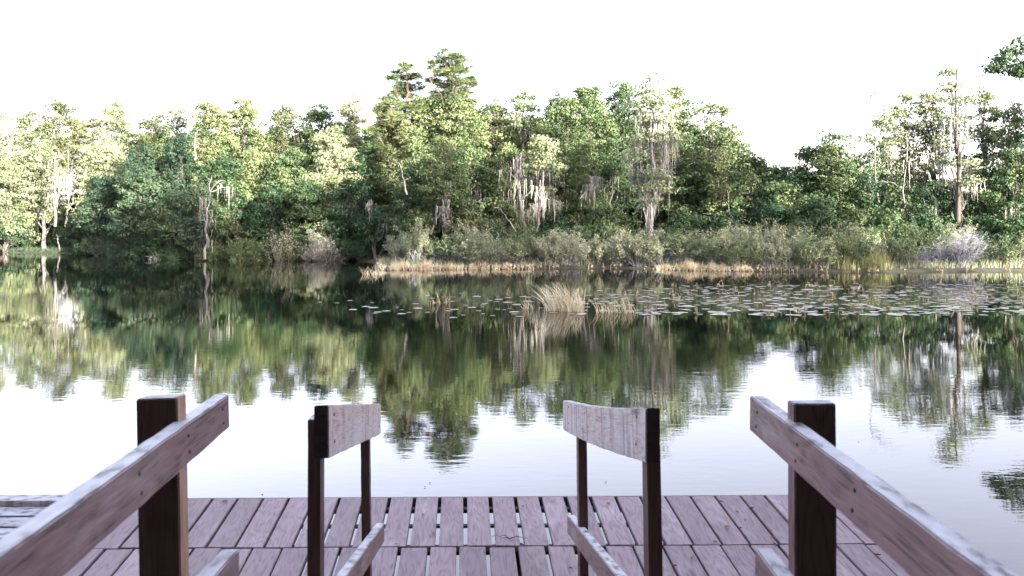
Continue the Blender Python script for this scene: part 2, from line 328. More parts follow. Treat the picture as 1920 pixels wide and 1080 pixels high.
# screw heads on the boards' faces and a bolt on each thicker post
m_, nt_, N_, L_ = newmat('rusty_steel'); o_ = N_.new('ShaderNodeOutputMaterial'); p_ = N_.new('ShaderNodeBsdfPrincipled'); n1 = N_.new('ShaderNodeTexNoise'); n1.inputs['Scale'].default_value = 300
r1 = ramp(N_, [(.4, (.03,.02,.018)), (.65, (.12,.06,.04))]); L_.new(n1.outputs['Fac'], r1.inputs[0]); L_.new(r1.outputs[0], p_.inputs['Base Color']); p_.inputs['Metallic'].default_value = .5; p_.inputs['Roughness'].default_value = .6; L_.new(p_.outputs[0], o_.inputs[0])
def screw(parent, A, B, t, dz, inward, rad=.0045, name='screw'):
    A, B = Vector(A), Vector(B); c_ = A+(B-A)*t+Vector((0,0,-dz)); n = Vector((inward, 0, 0))
    d_ = (B-A).normalized(); vv, ff = tubes([([c_-n*.004, c_+n*.0012, c_+n*.0022, c_+n*.0024], [rad, rad, rad*.75, .0002])], 12)
    o = link(name, smooth(mesh(name, vv, ff)), m_, parent, -Vector(parent.location)); return o
hr = [o for o in C.objects if o.name.startswith('handrail')]
for (h_, A, B, iw, ts) in ((hr[0], K(-.53,.32,.37), P(430,738.7,2.26), 1, (.35,.62,.79,.96)), (hr[1], K(.56,.30,.42), P(1405.6,742,2.19), -1, (.40,.62,.79,.96)),
                           (hr[2], P(616,759.7,2.24), P(714,757,3.93), 1, (.06,.93)), (hr[3], P(1210.8,765,2.20), P(1055.8,750.8,4.07), -1, (.06,.88))):
    for t in ts:
        screw(h_, A, B, t, .026, iw); screw(h_, A, B, t+.006, .064 if h_ in hr[:2] else .1, iw)

# ------------------------------------------------------------------ the deck
u = Vector((-.0575, 1, .0731)).normalized(); v_ = Vector((1, .0152, 0)).normalized(); n_ = v_.cross(u).normalized(); v_ = u.cross(n_).normalized()
OD = P(862, 931.5, 5.283)
MD = Matrix((v_, u, n_)).transposed().to_4x4(); MD.translation = OD
dock = empty('dock', OD, 'lavender brown plank dock across the bottom of the photo, gaps between its boards', 'dock')
def boards(name, specs, mat, parent, MX, bev=.003):
    """specs: (a0,a1,b0,b1,ztop,thick, yaw) boxes in deck coordinates"""
    bm = bmesh.new()
    for (a0, a1, b0, b1, zt, th, yaw) in specs:
        ca, cb = (a0+a1)/2, (b0+b1)/2; cs, sn = math.cos(yaw), math.sin(yaw); vs = []
        tl = random.uniform(-.0012, .0012)
        for (x, y, z) in [(a0,b0,0),(a1,b0,0),(a1,b1,0),(a0,b1,0),(a0,b0,-th),(a1,b0,-th),(a1,b1,-th),(a0,b1,-th)]:
            dx, dy = x-ca, y-cb
            vs.append(bm.verts.new((ca+dx*cs-dy*sn, cb+dx*sn+dy*cs-.042*(ca+dx), zt+z+tl*(1 if dx > 0 else -1))))
        for q in [(0,1,2,3),(7,6,5,4),(4,5,1,0),(5,6,2,1),(6,7,3,2),(7,4,0,3)]: bm.faces.new([vs[i] for i in q])
    bmesh.ops.recalc_face_normals(bm, faces=bm.faces)
    bmesh.ops.bevel(bm, geom=bm.edges[:], offset=bev, segments=2, affect='EDGES')
    me = bpy.data.meshes.new(name); bm.to_mesh(me); bm.free(); me.materials.append(mat)
    o = bpy.data.objects.new(name, me); C.objects.link(o); o.parent = parent
    o.matrix_local = Matrix.Translation(-parent.location) @ MX
    return o
sp = []
for k in range(-15, 17):                         # outermost short row
    g0 = .033+.155*k; gap = random.choice([.008,.013,.016,.018]) if abs(k) > 5 else random.uniform(.019,.025)
    if k == 2: gap = .024
    sp.append((g0+gap/2, g0+.155-gap/2, -.675+random.uniform(-.004,.004), random.uniform(-.008,.004), random.uniform(-.002,.002), .036, random.uniform(-.004,.004)))
b = -.683
for row, (ln, off, pit) in enumerate([(2.3, -.006, .1575), (2.3, .05, .157)]):
    for k in range(-15, 17):
        g0 = off+pit*k; gap = random.uniform(.016,.024) if abs(k) < 6 else random.uniform(.007,.016)
        sp.append((g0+gap/2, g0+pit-gap/2, b-ln, b+random.uniform(-.004,.003), random.uniform(-.003,.002), .036, random.uniform(-.0015,.0015)))
    b -= ln+.008
boards('decking', sp, M['deck'], dock, MD)
js = [(-2.3, 2.66, .004, .024, -.007, .075, 0), (-2.3, 2.66, -.10, -.055, -.039, .025, 0)]
for bb, w, th in [(-.30,.035,.014), (-.57,.05,.04), (-1.15,.045,.03), (-1.7,.045,.03), (-2.3,.045,.03), (-2.9,.05,.03), (-3.6,.05,.03), (-4.3,.05,.03), (-5.1,.05,.03)]:
    js.append((-2.3, 2.66, bb-w, bb, -.039, th, 0))
boards('joist', js, M['joist'], dock, MD)
for a_ in (-2.2, 0.3, 2.55):
    for b_ in (-.5, -3.0):
        q = MD @ Vector((a_, b_, -.09))
        vv, ff = tubes([([(q.x, q.y, -1.5), (q.x, q.y, q.z)], [.07, .07])], 12)
        o = link('piling', smooth(mesh('piling', vv-np.array(dock.location), ff)), M['post'], dock)
# side platform on the left with boards laid the other way and a raised kerb
side = empty('side_platform', MD @ Vector((-2.32, -.4, 0)), 'low side platform left of the dock, boards laid crosswise behind a pale kerb', 'platform')
sp = []; b = -.085
while b > -2.4:
    sp.append((-5.6, -2.315, b-.132, b, -.012+random.uniform(-.004,.004), .036, 0)); b -= .132+random.uniform(.008,.02)
boards('decking', sp, M['rail'], side, MD)
boards('kerb', [(-5.6, -2.315, -.075, .02, .018, .075, 0)], M['railgrey'], side, MD)
sj = [(-a_-.05, -a_, -2.4, .0, -.055, .09, 0) for a_ in (2.4, 3.4, 4.4, 5.4)]
boards('joist', sj, M['joist'], side, MD)
for a_ in (-3.3, -5.4):
    q = MD @ Vector((a_, -.3, -.1)); vv, ff = tubes([([(q.x, q.y, -1.5), (q.x, q.y, q.z)], [.07, .07])], 12)
    link('piling', smooth(mesh('piling', vv-np.array(side.location), ff)), M['post'], side)
# leaves and a twig lying on the deck
bits = [(492,931,'l'),(421,942,'l'),(1352,943,'l'),(1382,962,'l'),(1408,956,'l'),(1397,978,'l'),(1389,993,'l'),(1363,990,'l'),(1445,998,'l'),(1449,1012,'l'),(1140,948,'l'),(980,951,'l'),(793,968,'l'),(813,1002,'l'),(1240,983,'l'),(1090,1020,'l'),(1453,1025,'l'),(1070,1068,'l'),(1264,1064,'l'),(1297,1049,'l'),(743,1022,'l'),(1340,1018,'l'),(1645,1043,'l')]
def ondeck(px, py):
    ray = P(px, py, 1)-Vector((0,0,H)); o = Vector((0,0,H)); t = (OD-o).dot(n_)/ray.dot(n_); return o+ray*t
def leafmesh(s):
    k = 9; V = []; Fq = []
    for i in range(k):
        t = i/(k-1); w = math.sin(math.pi*t**.8)*.32*s; z = .25*s*(t-.5)**2+.004
        V += [((t-.5)*s, -w, z+w*.5), ((t-.5)*s, 0, z), ((t-.5)*s, w, z+w*.4)]
    for i in range(k-1):
        a_ = i*3; Fq += [(a_, a_+1, a_+4, a_+3), (a_+1, a_+2, a_+5, a_+4)]
    return mesh('fallen_leaf', V, Fq)
lm = [leafmesh(.035), leafmesh(.045), leafmesh(.026)]
for i, (px, py, k) in enumerate(bits):
    o = link('fallen_leaf', lm[i%3], M['dry'], None, ondeck(px, py)+n_*.002)
    o.rotation_euler = (.073, 0, random.uniform(0, 6.28)); o.scale = (1, random.uniform(.5,1), random.uniform(.8,1.6))
    tag(o, 'small dry brown leaf lying on the dock boards', 'leaf', 'dry leaves scattered on the dock')
for (px, py) in [(1136,904),(806,906),(797,914),(1610,828),(1290,800),(455,803)]:
    D_ = H*F/(py-YH); o = link('floating_leaf', lm[2], M['dry'], None, (XW(px, D_), D_, .001)); o.rotation_euler.z = px
    tag(o, 'tiny brown leaf floating on the calm water beyond the dock', 'leaf', 'leaves floating on the near water')
q = ondeck(955, 1012); tw = []
for k in range(5):
    a_ = -.25+.5*k/4; tw.append(curve((0,0,.006), (.05*(k-2), .02*math.cos(k*2), .01), .1, RNG, 5, .3))
vv, ff = tubes([(c_, np.linspace(.003,.001,5)) for c_ in tw], 5)
tag(link('twig', mesh('twig', vv, ff), M['dry'], None, q), 'small dark twig on the dock near the middle gap', 'twig')

# ------------------------------------------------------------------ trees
def crown_tufts(cl, rng, dens):
    """cl: clumps (x,y,z,r) -> tuft centres and radii"""
    cs, rs = [], []
    for (x, y, z, r) in cl:
        n = max(6, int(max(dens,.5)*r*r*16))
        d = unit(rng.normal(size=(n, 3))); d[:, 2] = d[:, 2]*.8+.15
        rr = r*(.45+.55*rng.random((n, 1))**.6)
        cs.append(np.array([x, y, z])+d*rr*np.array([1.05, .9, .8]))
        t = (.28+.28*rng.random((n, 1)))*np.array([[1.2, 1.2, .66]]); rs.append(t)
    return np.concatenate(cs), np.concatenate(rs)
def build_tree(name, base, clumps, leaf, bark, label, cat='tree', group=None, tr=.16, dens=1., leafs=.14, per=56, moss=0, mlen=(.5,1.6), lean=0., limbs=True, style='broad', top=None, seed=0, nomid=False):
    rng = np.random.default_rng(seed+100)
    root = empty(name, base, label, cat, group); b = np.array(base)
    cl = np.array(clumps, float)-np.array([*b, 0])
    zt = cl[:, 2].max(); cxm = cl[:, 0].mean()
    tp = top if top is not None else (cxm*.6, cl[:, 1].mean(), zt*.86)
    n = 9; t = np.linspace(0, 1, n)[:, None]
    tk = np.array([0, 0, -.3])*(1-t)+np.array(tp)*t; tk[1:-1, :2] += rng.normal(size=(n-2, 2))*.14*min(1, tr*6); 
    rad = tr*(1-.8*t[:, 0])*(1+.5*np.exp(-t[:, 0]*14))
    paths = [(tk, rad)]
    if limbs:
        for c in cl:
            h = min(.92, max(.22, (c[2]-.9)/max(.1, tp[2])*.8)); i = int(h*(n-1)); s = tk[i]
            e = c[:3]+rng.normal(size=3)*.1*c[3]
            r0 = rad[i]*(.55 if style != 'feather' else .28); cv = curve(s, e, .1, rng, 7, .35); r0 *= .8; paths.append((cv, np.linspace(r0, .012, 7)))
            for _ in range(3):
                e2 = c[:3]+unit(rng.normal(size=3))*c[3]*.8; paths.append((curve(cv[4], e2, .05, rng, 5, .3), np.linspace(r0*.35+.006, .008, 5)))
    vv, ff = tubes(paths, 6); link('trunk', smooth(mesh('trunk', vv, ff)), bark, root)
    if style == 'pine':
        tc, rc = crown_tufts(cl, rng, dens*.8); rc = rc*np.array([[1.0,1.0,.95]])
        m_ = len(tc)*per; d = unit(rng.normal(size=(m_, 3))+np.array([0,0,.35])); c0 = np.repeat(tc, per, 0); rr = np.repeat(rc, per, 0)
        p0 = c0+d*rr*.15; p1 = c0+d*rr*(.7+.6*rng.random((m_,1))); w = unit(np.cross(d, rng.normal(size=(m_,3))))*.017
        lv = np.stack([p0-w, p0+w, p1+w*.5, p1-w*.5], 1).reshape(-1, 3)
    else:
        tc, rc = crown_tufts(cl, rng, dens)
        if style == 'feather': rc = rc*np.array([[1.3,1.2,.5]])
        lv = leafquads(tc, rc, per, leafs, rng)
    link('crown', mesh('crown', lv, quads(lv)), leaf, root)
    if moss:
        zc = tc[:, 2]; tc = tc[zc < zc.min()+(zc.max()-zc.min())*.72]; moss = int(moss*.55)
        low = tc[rng.choice(len(tc), min(len(tc), moss), replace=True)]
        low = low-np.array([0,0,.15]); 
        mv = strands(low, rng, 7, mlen[0], mlen[1], .2, .028); tag(link('hanging_moss', mesh('hanging_moss', mv, quads(mv)), M['moss'], root), kind='stuff')
    return root
def envelope(px, top, bot, w, D, seed, shape='round', k=None, rmin=.85, rmax=1.45):
    """clump centres filling a crown seen between rows top..bot and w pixels wide, at distance D"""
    rng = np.random.default_rng(seed); zt, zb = ZW(top, D), max(.5, ZW(bot, D)); W = w/F*D/2; X = XW(px, D)
    hh = zt-zb; k = k or int(max(7, min(34, W*2*hh*.62+5))); out_ = []
    rmax = min(rmax, W*.62); rmin = min(rmin, rmax*.7)
    for i in range(k):
        t = (i+.5)/k                     # bottom..top
        r = rng.uniform(rmin, rmax)*(1-.25*t)
        if shape == 'round': ww = math.sqrt(max(.03, 1-(2*t-.85)**2/1.35))
        elif shape == 'dome': ww = math.sqrt(max(.05, 1-t**2.2))
        elif shape == 'cone': ww = 1-.75*t
        elif shape == 'flat': ww = .35+.65*min(1, t*1.6)*(1 if t < .85 else .8)
        else: ww = 1
        a_ = i*2.39996+rng.uniform(-.5,.5); q_ = math.sqrt(rng.uniform(.15,1))
        x = X+math.cos(a_)*q_*max(0, W*ww-r*.7); y = D+math.sin(a_)*q_*max(0, min(W, 2.2)*ww-r*.5)
        z = zb+r*.6+(hh-r*1.25)*t+rng.uniform(-.2,.2)
        out_.append((x, y, z, r))
    return out_
# (column, top row, bottom row, width px, distance, leaf kind, shape, words, extras)
SKY = [
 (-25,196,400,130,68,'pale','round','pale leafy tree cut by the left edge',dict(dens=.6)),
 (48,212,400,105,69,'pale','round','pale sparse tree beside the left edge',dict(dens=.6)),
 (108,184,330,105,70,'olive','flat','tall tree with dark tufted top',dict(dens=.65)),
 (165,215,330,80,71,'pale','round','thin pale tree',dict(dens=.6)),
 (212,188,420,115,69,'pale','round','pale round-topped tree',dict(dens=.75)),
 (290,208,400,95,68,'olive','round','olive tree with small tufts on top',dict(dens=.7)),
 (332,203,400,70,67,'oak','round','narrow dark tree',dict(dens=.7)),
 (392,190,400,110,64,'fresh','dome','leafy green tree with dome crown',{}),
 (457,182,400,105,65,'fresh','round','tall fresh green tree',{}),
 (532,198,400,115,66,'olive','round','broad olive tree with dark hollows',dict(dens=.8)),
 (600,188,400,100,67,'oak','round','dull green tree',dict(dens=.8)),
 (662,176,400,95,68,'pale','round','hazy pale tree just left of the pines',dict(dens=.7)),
 (735,212,400,100,59.5,'olive','dome','broad rusty-olive tree around the left pine',{}),
 (805,182,400,130,58.5,'fresh','round','bright full tree filling the space between the pines',{}),
 (858,176,400,120,57,'fresh','round','bright green tree right below the taller pine',{}),
 (895,200,400,95,58.5,'fresh','dome','rounded green shoulder tree right of the taller pine',{}),
 (930,176,400,100,58,'fresh','round','ragged green tree right of the pines',dict(dens=.8)),
 (985,164,400,85,57,'fresh','round','tall green tree with upright sprays',dict(dens=.8,moss=14)),
 (1048,170,400,100,56,'fresh','round','green moss-hung tree',dict(moss=20)),
 (1102,152,400,110,57,'oak','round','tall green oak with wide crown',{}),
 (1165,150,400,95,58,'oak','round','tall green tree left of the mossy cypress',dict(dens=.85)),
 (1268,155,400,80,57,'fresh','round','bright tree touching the mossy cypress',dict(dens=.85)),
 (1325,182,400,95,55,'fresh','flat','tree with one flat branch reaching right',dict(dens=.75)),
 (1372,235,420,90,53,'fresh','dome','sloping shoulder tree',{}),
 (1418,285,430,80,53,'oak','dome','small round tree low on the slope',{}),
 (1462,305,430,80,54,'dark','dome','dark low tree at the gap in the skyline',{}),
 (1512,268,430,75,50,'dark','round','dark ragged tree on the left of the round dark tree',dict(dens=.85)),
 (1562,250,430,115,49,'oak','dome','large round dark green tree',{}),
 (1622,285,420,70,52,'oak','round','green tree behind the round dark tree',dict(dens=.8)),
 (1662,195,380,70,53,'pale','flat','slender airy tree with a bare leaning branch',dict(dens=.5)),
 (1705,178,420,80,54,'fresh','round','airy yellow-green tree',dict(dens=.6)),
 (1748,166,420,80,53,'olive','round','tall tree left of the bare cypress trunk',dict(dens=.75)),
 (1845,165,420,80,52,'fresh','round','airy tree right of the bare cypress trunk',dict(dens=.6,moss=14)),
 (1898,190,430,90,50,'fresh','round','leafy tree near the right edge',dict(dens=.8,moss=12)),
 (1990,150,430,150,48,'oak','round','tree mostly beyond the right edge',dict(dens=.9)),
]
MID = [
 (20,300,470,110,65.5,'pale','round','bleached pale tree',dict(dens=.55)),
 (82,262,420,85,66,'pale','round','pale tree beside a mossy grey trunk',dict(dens=.6)),
 (205,262,440,110,63,'pale','dome','pale yellow-green tree',dict(dens=.9)),
 (265,268,460,95,60,'teal','dome','soft blue-green tree',{}),
 (335,250,470,90,59,'teal','dome','blue-green tree with a white snag above',{}),
 (415,285,470,100,57,'oak','round','mid green tree',{}),
 (478,280,470,90,58,'fresh','dome','soft fresh green tree',{}),
 (545,275,470,110,57,'oak','round','broad green tree',{}),
 (622,238,430,110,57,'pale','dome','bright pale-green dome tree',dict(dens=1.1)),
 (690,268,470,90,58,'dark','round','dark tree below the pines',{}),
 (722,180,470,75,59,'olive','round','olive tree at the foot of the left pine',dict(dens=.8)),
 (782,245,470,90,54,'oak','round','green tree between the two pine trunks',{}),
 (885,270,480,90,51,'oak','round','deep green tree with moss below',dict(moss=12)),
 (950,262,470,90,51,'fresh','round','leaning tree hung with pale moss',dict(moss=16, mlen=(.6,2.))),
 (1020,250,440,95,52,'pale','round','bright tree hung with long moss',dict(moss=22, mlen=(.6,2.2))),
 (1090,262,440,95,53,'oak','round','green tree with a mossy low bough',dict(moss=18, mlen=(.5,1.4))),
 (1150,260,440,85,53,'oak','round','dark-centred tree',dict(moss=14)),
 (1285,252,440,95,52,'oak','round','green tree right of the mossy cypress',{}),
 (1345,275,440,90,51,'fresh','dome','round green tree',dict(moss=12)),
 (1400,318,440,80,50,'oak','dome','low green tree',{}),
 (1465,335,440,90,49,'oak','dome','low green thicket tree',{}),
 (1620,330,440,90,48,'dark','dome','dark low tree',{}),
 (1690,335,450,95,48,'oak','dome','green low tree before the airy ones',{}),
 (1755,335,450,85,49,'dark','round','dark low tree with moss',dict(moss=14)),
 (1845,310,450,85,48,'oak','round','green tree with drooping moss',dict(moss=22, mlen=(.5,1.8))),
 (1905,265,450,90,47,'oak','round','large green tree at the right edge',dict(moss=16)),
]
FRONT = [
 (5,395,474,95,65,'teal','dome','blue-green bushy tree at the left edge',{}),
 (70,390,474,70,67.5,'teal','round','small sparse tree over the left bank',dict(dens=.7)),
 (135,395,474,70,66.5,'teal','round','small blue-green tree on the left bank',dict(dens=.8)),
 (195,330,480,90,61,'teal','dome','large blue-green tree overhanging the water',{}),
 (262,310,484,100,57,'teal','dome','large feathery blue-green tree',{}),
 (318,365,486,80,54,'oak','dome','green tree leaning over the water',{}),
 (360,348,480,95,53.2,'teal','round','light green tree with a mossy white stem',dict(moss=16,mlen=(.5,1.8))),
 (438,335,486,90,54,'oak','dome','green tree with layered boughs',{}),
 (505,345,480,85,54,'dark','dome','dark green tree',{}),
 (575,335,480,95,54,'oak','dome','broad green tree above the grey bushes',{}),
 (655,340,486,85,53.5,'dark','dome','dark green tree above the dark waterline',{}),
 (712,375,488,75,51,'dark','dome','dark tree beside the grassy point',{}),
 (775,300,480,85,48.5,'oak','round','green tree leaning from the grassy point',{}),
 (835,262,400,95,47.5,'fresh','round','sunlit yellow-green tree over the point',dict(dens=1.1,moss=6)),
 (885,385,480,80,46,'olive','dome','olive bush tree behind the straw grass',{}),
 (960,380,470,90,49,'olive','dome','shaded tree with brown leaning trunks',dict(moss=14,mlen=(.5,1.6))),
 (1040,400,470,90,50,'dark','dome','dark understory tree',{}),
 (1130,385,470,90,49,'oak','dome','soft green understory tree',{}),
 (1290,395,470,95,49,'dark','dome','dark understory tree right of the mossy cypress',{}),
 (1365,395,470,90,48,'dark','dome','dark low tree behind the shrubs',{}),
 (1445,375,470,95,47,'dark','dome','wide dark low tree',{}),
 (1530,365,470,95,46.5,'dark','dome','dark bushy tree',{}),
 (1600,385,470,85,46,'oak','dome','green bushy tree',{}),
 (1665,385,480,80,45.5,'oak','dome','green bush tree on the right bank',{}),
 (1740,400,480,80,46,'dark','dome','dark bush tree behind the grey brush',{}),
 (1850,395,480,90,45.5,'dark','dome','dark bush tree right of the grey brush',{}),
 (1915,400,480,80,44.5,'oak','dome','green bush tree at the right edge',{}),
]
rows = [(SKY, 'skyline trees', 'trees of the far bank, skyline row'), (MID, 'middle-row trees', 'trees of the far bank, middle row'), (FRONT, 'waterside trees', 'trees of the far bank, front row')]
sd = 0
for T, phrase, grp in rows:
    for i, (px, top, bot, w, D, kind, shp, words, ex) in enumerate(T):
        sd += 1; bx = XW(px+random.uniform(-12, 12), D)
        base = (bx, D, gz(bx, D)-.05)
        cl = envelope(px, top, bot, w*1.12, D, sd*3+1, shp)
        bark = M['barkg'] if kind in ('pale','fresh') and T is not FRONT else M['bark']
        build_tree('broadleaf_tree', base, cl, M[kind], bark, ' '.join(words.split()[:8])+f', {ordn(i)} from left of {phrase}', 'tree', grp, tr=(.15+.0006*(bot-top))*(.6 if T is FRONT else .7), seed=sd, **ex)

# the wood behind, too far in to tell its trees apart
rng = np.random.default_rng(5); fc = []
for px in np.arange(-80, 2000, 13):
    D = 75 if px < 700 else (66 if px < 1420 else 58)
    top = np.interp(px, [-80,60,90,150,180,300,700,760,1000,1250,1350,1420,1500,1620,1700,1950], [360,350,400,400,300,262,262,250,235,235,270,330,350,380,385,370])
    y = top+10
    while y < 480:
        fc.append((XW(px+rng.uniform(-8,8), D), D+rng.uniform(-1.5,1.5), ZW(y+rng.uniform(-8,8), D), rng.uniform(.9,1.4))); y += 24
tc, rc = crown_tufts(np.array(fc), rng, .55); lv = leafquads(tc, rc*1.25, 24, .34, rng)
tag(link('far_wood', mesh('far_wood', lv, quads(lv)), M['oak']), 'the mass of woodland behind the shore trees', 'wood', kind='stuff')

# two pines
def pine(px, top, D, cl_px, label, seed):
    bx = XW(px, D); base = (bx, D, gz(bx, D)-.05)
    cl = [(XW(x, D), D+random.uniform(-1,1), ZW(y, D), r/F*D) for x, y, r in cl_px]
    return build_tree('pine_tree', base, cl, M['pine'], M['pinebark'], label, 'tree', 'two tall pines', tr=.15, per=58, dens=2.7, style='pine', seed=seed, top=(0, 0, ZW(top+10, D)-base[2]))
pine(842, 97, 57.5, [(842,108,17),(822,116,13),(862,118,15),(808,128,10),(838,128,17),(870,134,13),(850,143,17),(826,142,14),(882,150,11),(860,158,15),(835,160,16),(812,152,9),(846,175,17),(872,172,13),(820,178,14),(888,158,7),(858,190,18),(832,194,18),(880,192,13),(812,200,15),(845,212,20),(868,214,18)], 'tallest pine on the skyline with clustered needle tufts, right of its twin', 301)
pine(762, 120, 58.5, [(762,130,14),(746,138,13),(776,142,13),(735,152,11),(758,152,16),(782,160,12),(740,168,15),(768,172,17),(722,184,12),(752,188,17),(784,190,15),(735,203,16),(765,208,18),(712,212,13),(795,212,16),(745,226,20),(722,236,17),(778,232,20),(700,250,14),(755,252,20),(730,264,20),(790,258,18),(705,280,16),(765,282,22),(740,296,20)], 'dark-topped pine with brown lower branches, left of the tallest pine', 302)

# mossy bald cypress
def cypress(px, top, base_py, D, half, label, seed, mossn, bark, tr, feath, leafs=.14, mlen=(.5,1.6)):
    bx = XW(px, D); gb = gz(bx, D)-.05; rng = np.random.default_rng(seed); cl = []
    for (y, w, r) in half:
        for k in range(3 if w > 14 else 2):
            cl.append((XW(px+rng.uniform(-w, w), D), D+rng.uniform(-.8,.8), ZW(y+rng.uniform(-6,6), D), r/F*D))
    t = build_tree('bald_cypress', (bx, D, gb), cl, M['cyp'], bark, label, 'tree', 'moss hung bald cypresses', tr=tr, dens=feath, style='feather', seed=seed, moss=mossn, mlen=mlen, leafs=leafs, per=22, top=(XW(px, D)-bx, 0, ZW(top+4, D)-gb))
    return t
cypress(1222, 136, 430, 47.5, [(150,10,14),(170,20,18),(195,30,20),(225,36,22),(260,38,22),(295,34,20),(330,30,18),(355,26,14),(385,14,10)], 'pale cypress draped in long grey moss, standing behind the shrubs at centre right', 401, 85, M['barkp'], .2, 2.6, mlen=(.6,2.6))
cypress(1795, 124, 440, 46, [(138,10,10),(160,18,13),(190,22,14),(225,26,15),(265,28,15),(305,30,14),(345,28,12)], 'tall bare-trunked cypress with wispy grey moss, near the right edge', 402, 34, M['bark'], .18, .7, mlen=(.5,2.0))
# overhanging branch tree at the right edge, rooted beyond the frame
D = 38.; bx = XW(2080, D+4); cl = [(XW(x, D), D+random.uniform(-.5,.5), ZW(y, D), r/F*D) for x, y, r in [(1905,95,14),(1885,115,10),(1872,128,7),(1915,125,12),(1935,80,20),(1940,115,18),(1900,140,8),(1960,100,24),(1980,160,26),(2010,110,30),(2050,150,40),(2090,120,40),(2060,230,44)]]
build_tree('broadleaf_tree', (bx, D+4, gz(bx, D+4)), cl, M['oak'], M['bark'], 'high leafy branch reaching in at the upper right corner', 'tree', None, tr=.2, dens=.62, seed=77, top=(XW(2060,D)-bx, -3, ZW(150,D)))

# dead snags and bare mossy stems
def snag(name, px, py, top, D, label, seed, mat='barkp', r=.07, moss=0, n=6, lean=0, leafs=False):
    rng = np.random.default_rng(seed); bx = XW(px, D); zb = ZW(py, D); base = (bx, D, zb); zt = ZW(top, D)-zb
    root = empty(name, base, label, 'dead tree' if not leafs else 'tree'); t = np.linspace(0, 1, 8)[:, None]
    tk = np.array([[lean, 0, zt]])*t; tk[1:, :2] += rng.normal(size=(7, 2))*.07*zt/4
    ps = [(tk, r*(1-.75*t[:, 0]))]; ends = []
    for k in range(n):
        i = rng.integers(3, 8); e = tk[i]+np.array([rng.uniform(-1,1), rng.uniform(-.6,.6), rng.uniform(-.1,.8)])*zt*.3
        c_ = curve(tk[i], e, .12, rng, 6, .4); ps.append((c_, np.linspace(r*.45, .01, 6))); ends += [c_[3], c_[5]]
        for _ in range(2):
            e2 = c_[3]+np.array([rng.uniform(-1,1), rng.uniform(-.6,.6), rng.uniform(-.3,.7)])*zt*.14; ps.append((curve(c_[3], e2, .1, rng, 4, .4), np.linspace(r*.2, .006, 4)))
    vv, ff = tubes(ps, 5); link('trunk', smooth(mesh('trunk', vv, ff)), M[mat], root)
    if moss:
        moss = int(moss*.6); e = np.array(ends+[tk[j] for j in range(2, 8)]); mv = strands(e[rng.integers(0, len(e), moss)], rng, 6, .4, 1.4, .22, .03); tag(link('hanging_moss', mesh('hanging_moss', mv, quads(mv)), M['moss'], root), kind='stuff')
snag('dead_tree', 103, 425, 300, 62, 'grey mossy dead trunk cluster among the pale trees at far left', 1, 'barkg', .12, 18, 9)
snag('dead_tree', 122, 425, 320, 62.5, 'second grey trunk leaning right beside the far-left mossy trunk', 2, 'barkg', .09, 12, 7, 1.)
snag('dead_tree', 366, 300, 250, 56, 'short white forked snag showing high among the left trees', 3, 'barkp', .06, 0, 6)
snag('dead_tree', 384, 486, 360, 51.6, 'slim white stem with moss standing in the water at left', 4, 'barkp', .085, 18, 6, .3)
snag('dead_tree', 763, 365, 305, 46.5, 'white broken snag in front of the trees above the grassy point', 5, 'barkp', .06, 0, 3, -.4)
snag('dead_tree', 690, 395, 375, 50.5, 'spreading white dead twigs over the dark trees left of the point', 6, 'barkp', .035, 4, 9, .3)
snag('dead_tree', 716, 425, 405, 50.2, 'small moss-hung white branch below the spreading twigs', 16, 'barkp', .03, 8, 5, .3)
snag('dead_tree', 985, 435, 300, 48.2, 'mossy leaning brown trunk between the middle trees', 7, 'barkg', .14, 34, 8, -.6)
snag('dead_tree', 1005, 435, 330, 48.0, 'second mossy trunk just right of the leaning brown one', 17, 'barkg', .11, 30, 8, .5)
snag('dead_tree', 1088, 372, 338, 48.5, 'moss-bearded bare bough in the dark middle hollow', 8, 'barkp', .05, 26, 9, 1.)
snag('dead_tree', 968, 435, 390, 46.5, 'short bare leaning branch before the dark middle hollow', 18, 'barkp', .045, 0, 2, -.9)
snag('dead_tree', 808, 440, 350, 45.8, 'bare curving brown branch over the grassy point', 9, 'barkg', .05, 8, 6, 1.)
snag('dead_tree', 1648, 380, 182, 50.5, 'thin bare leaning stem rising above the right trees', 10, 'barkg', .06, 0, 7, -.5)
snag('dead_tree', 1690, 440, 250, 47, 'pale straight stem left of the tall cypress', 11, 'barkp', .06, 6, 4, .2)
snag('dead_tree', 112, 473, 440, 64.4, 'short white bare stem by the far-left water edge', 12, 'barkp', .07, 0, 3, -.2)

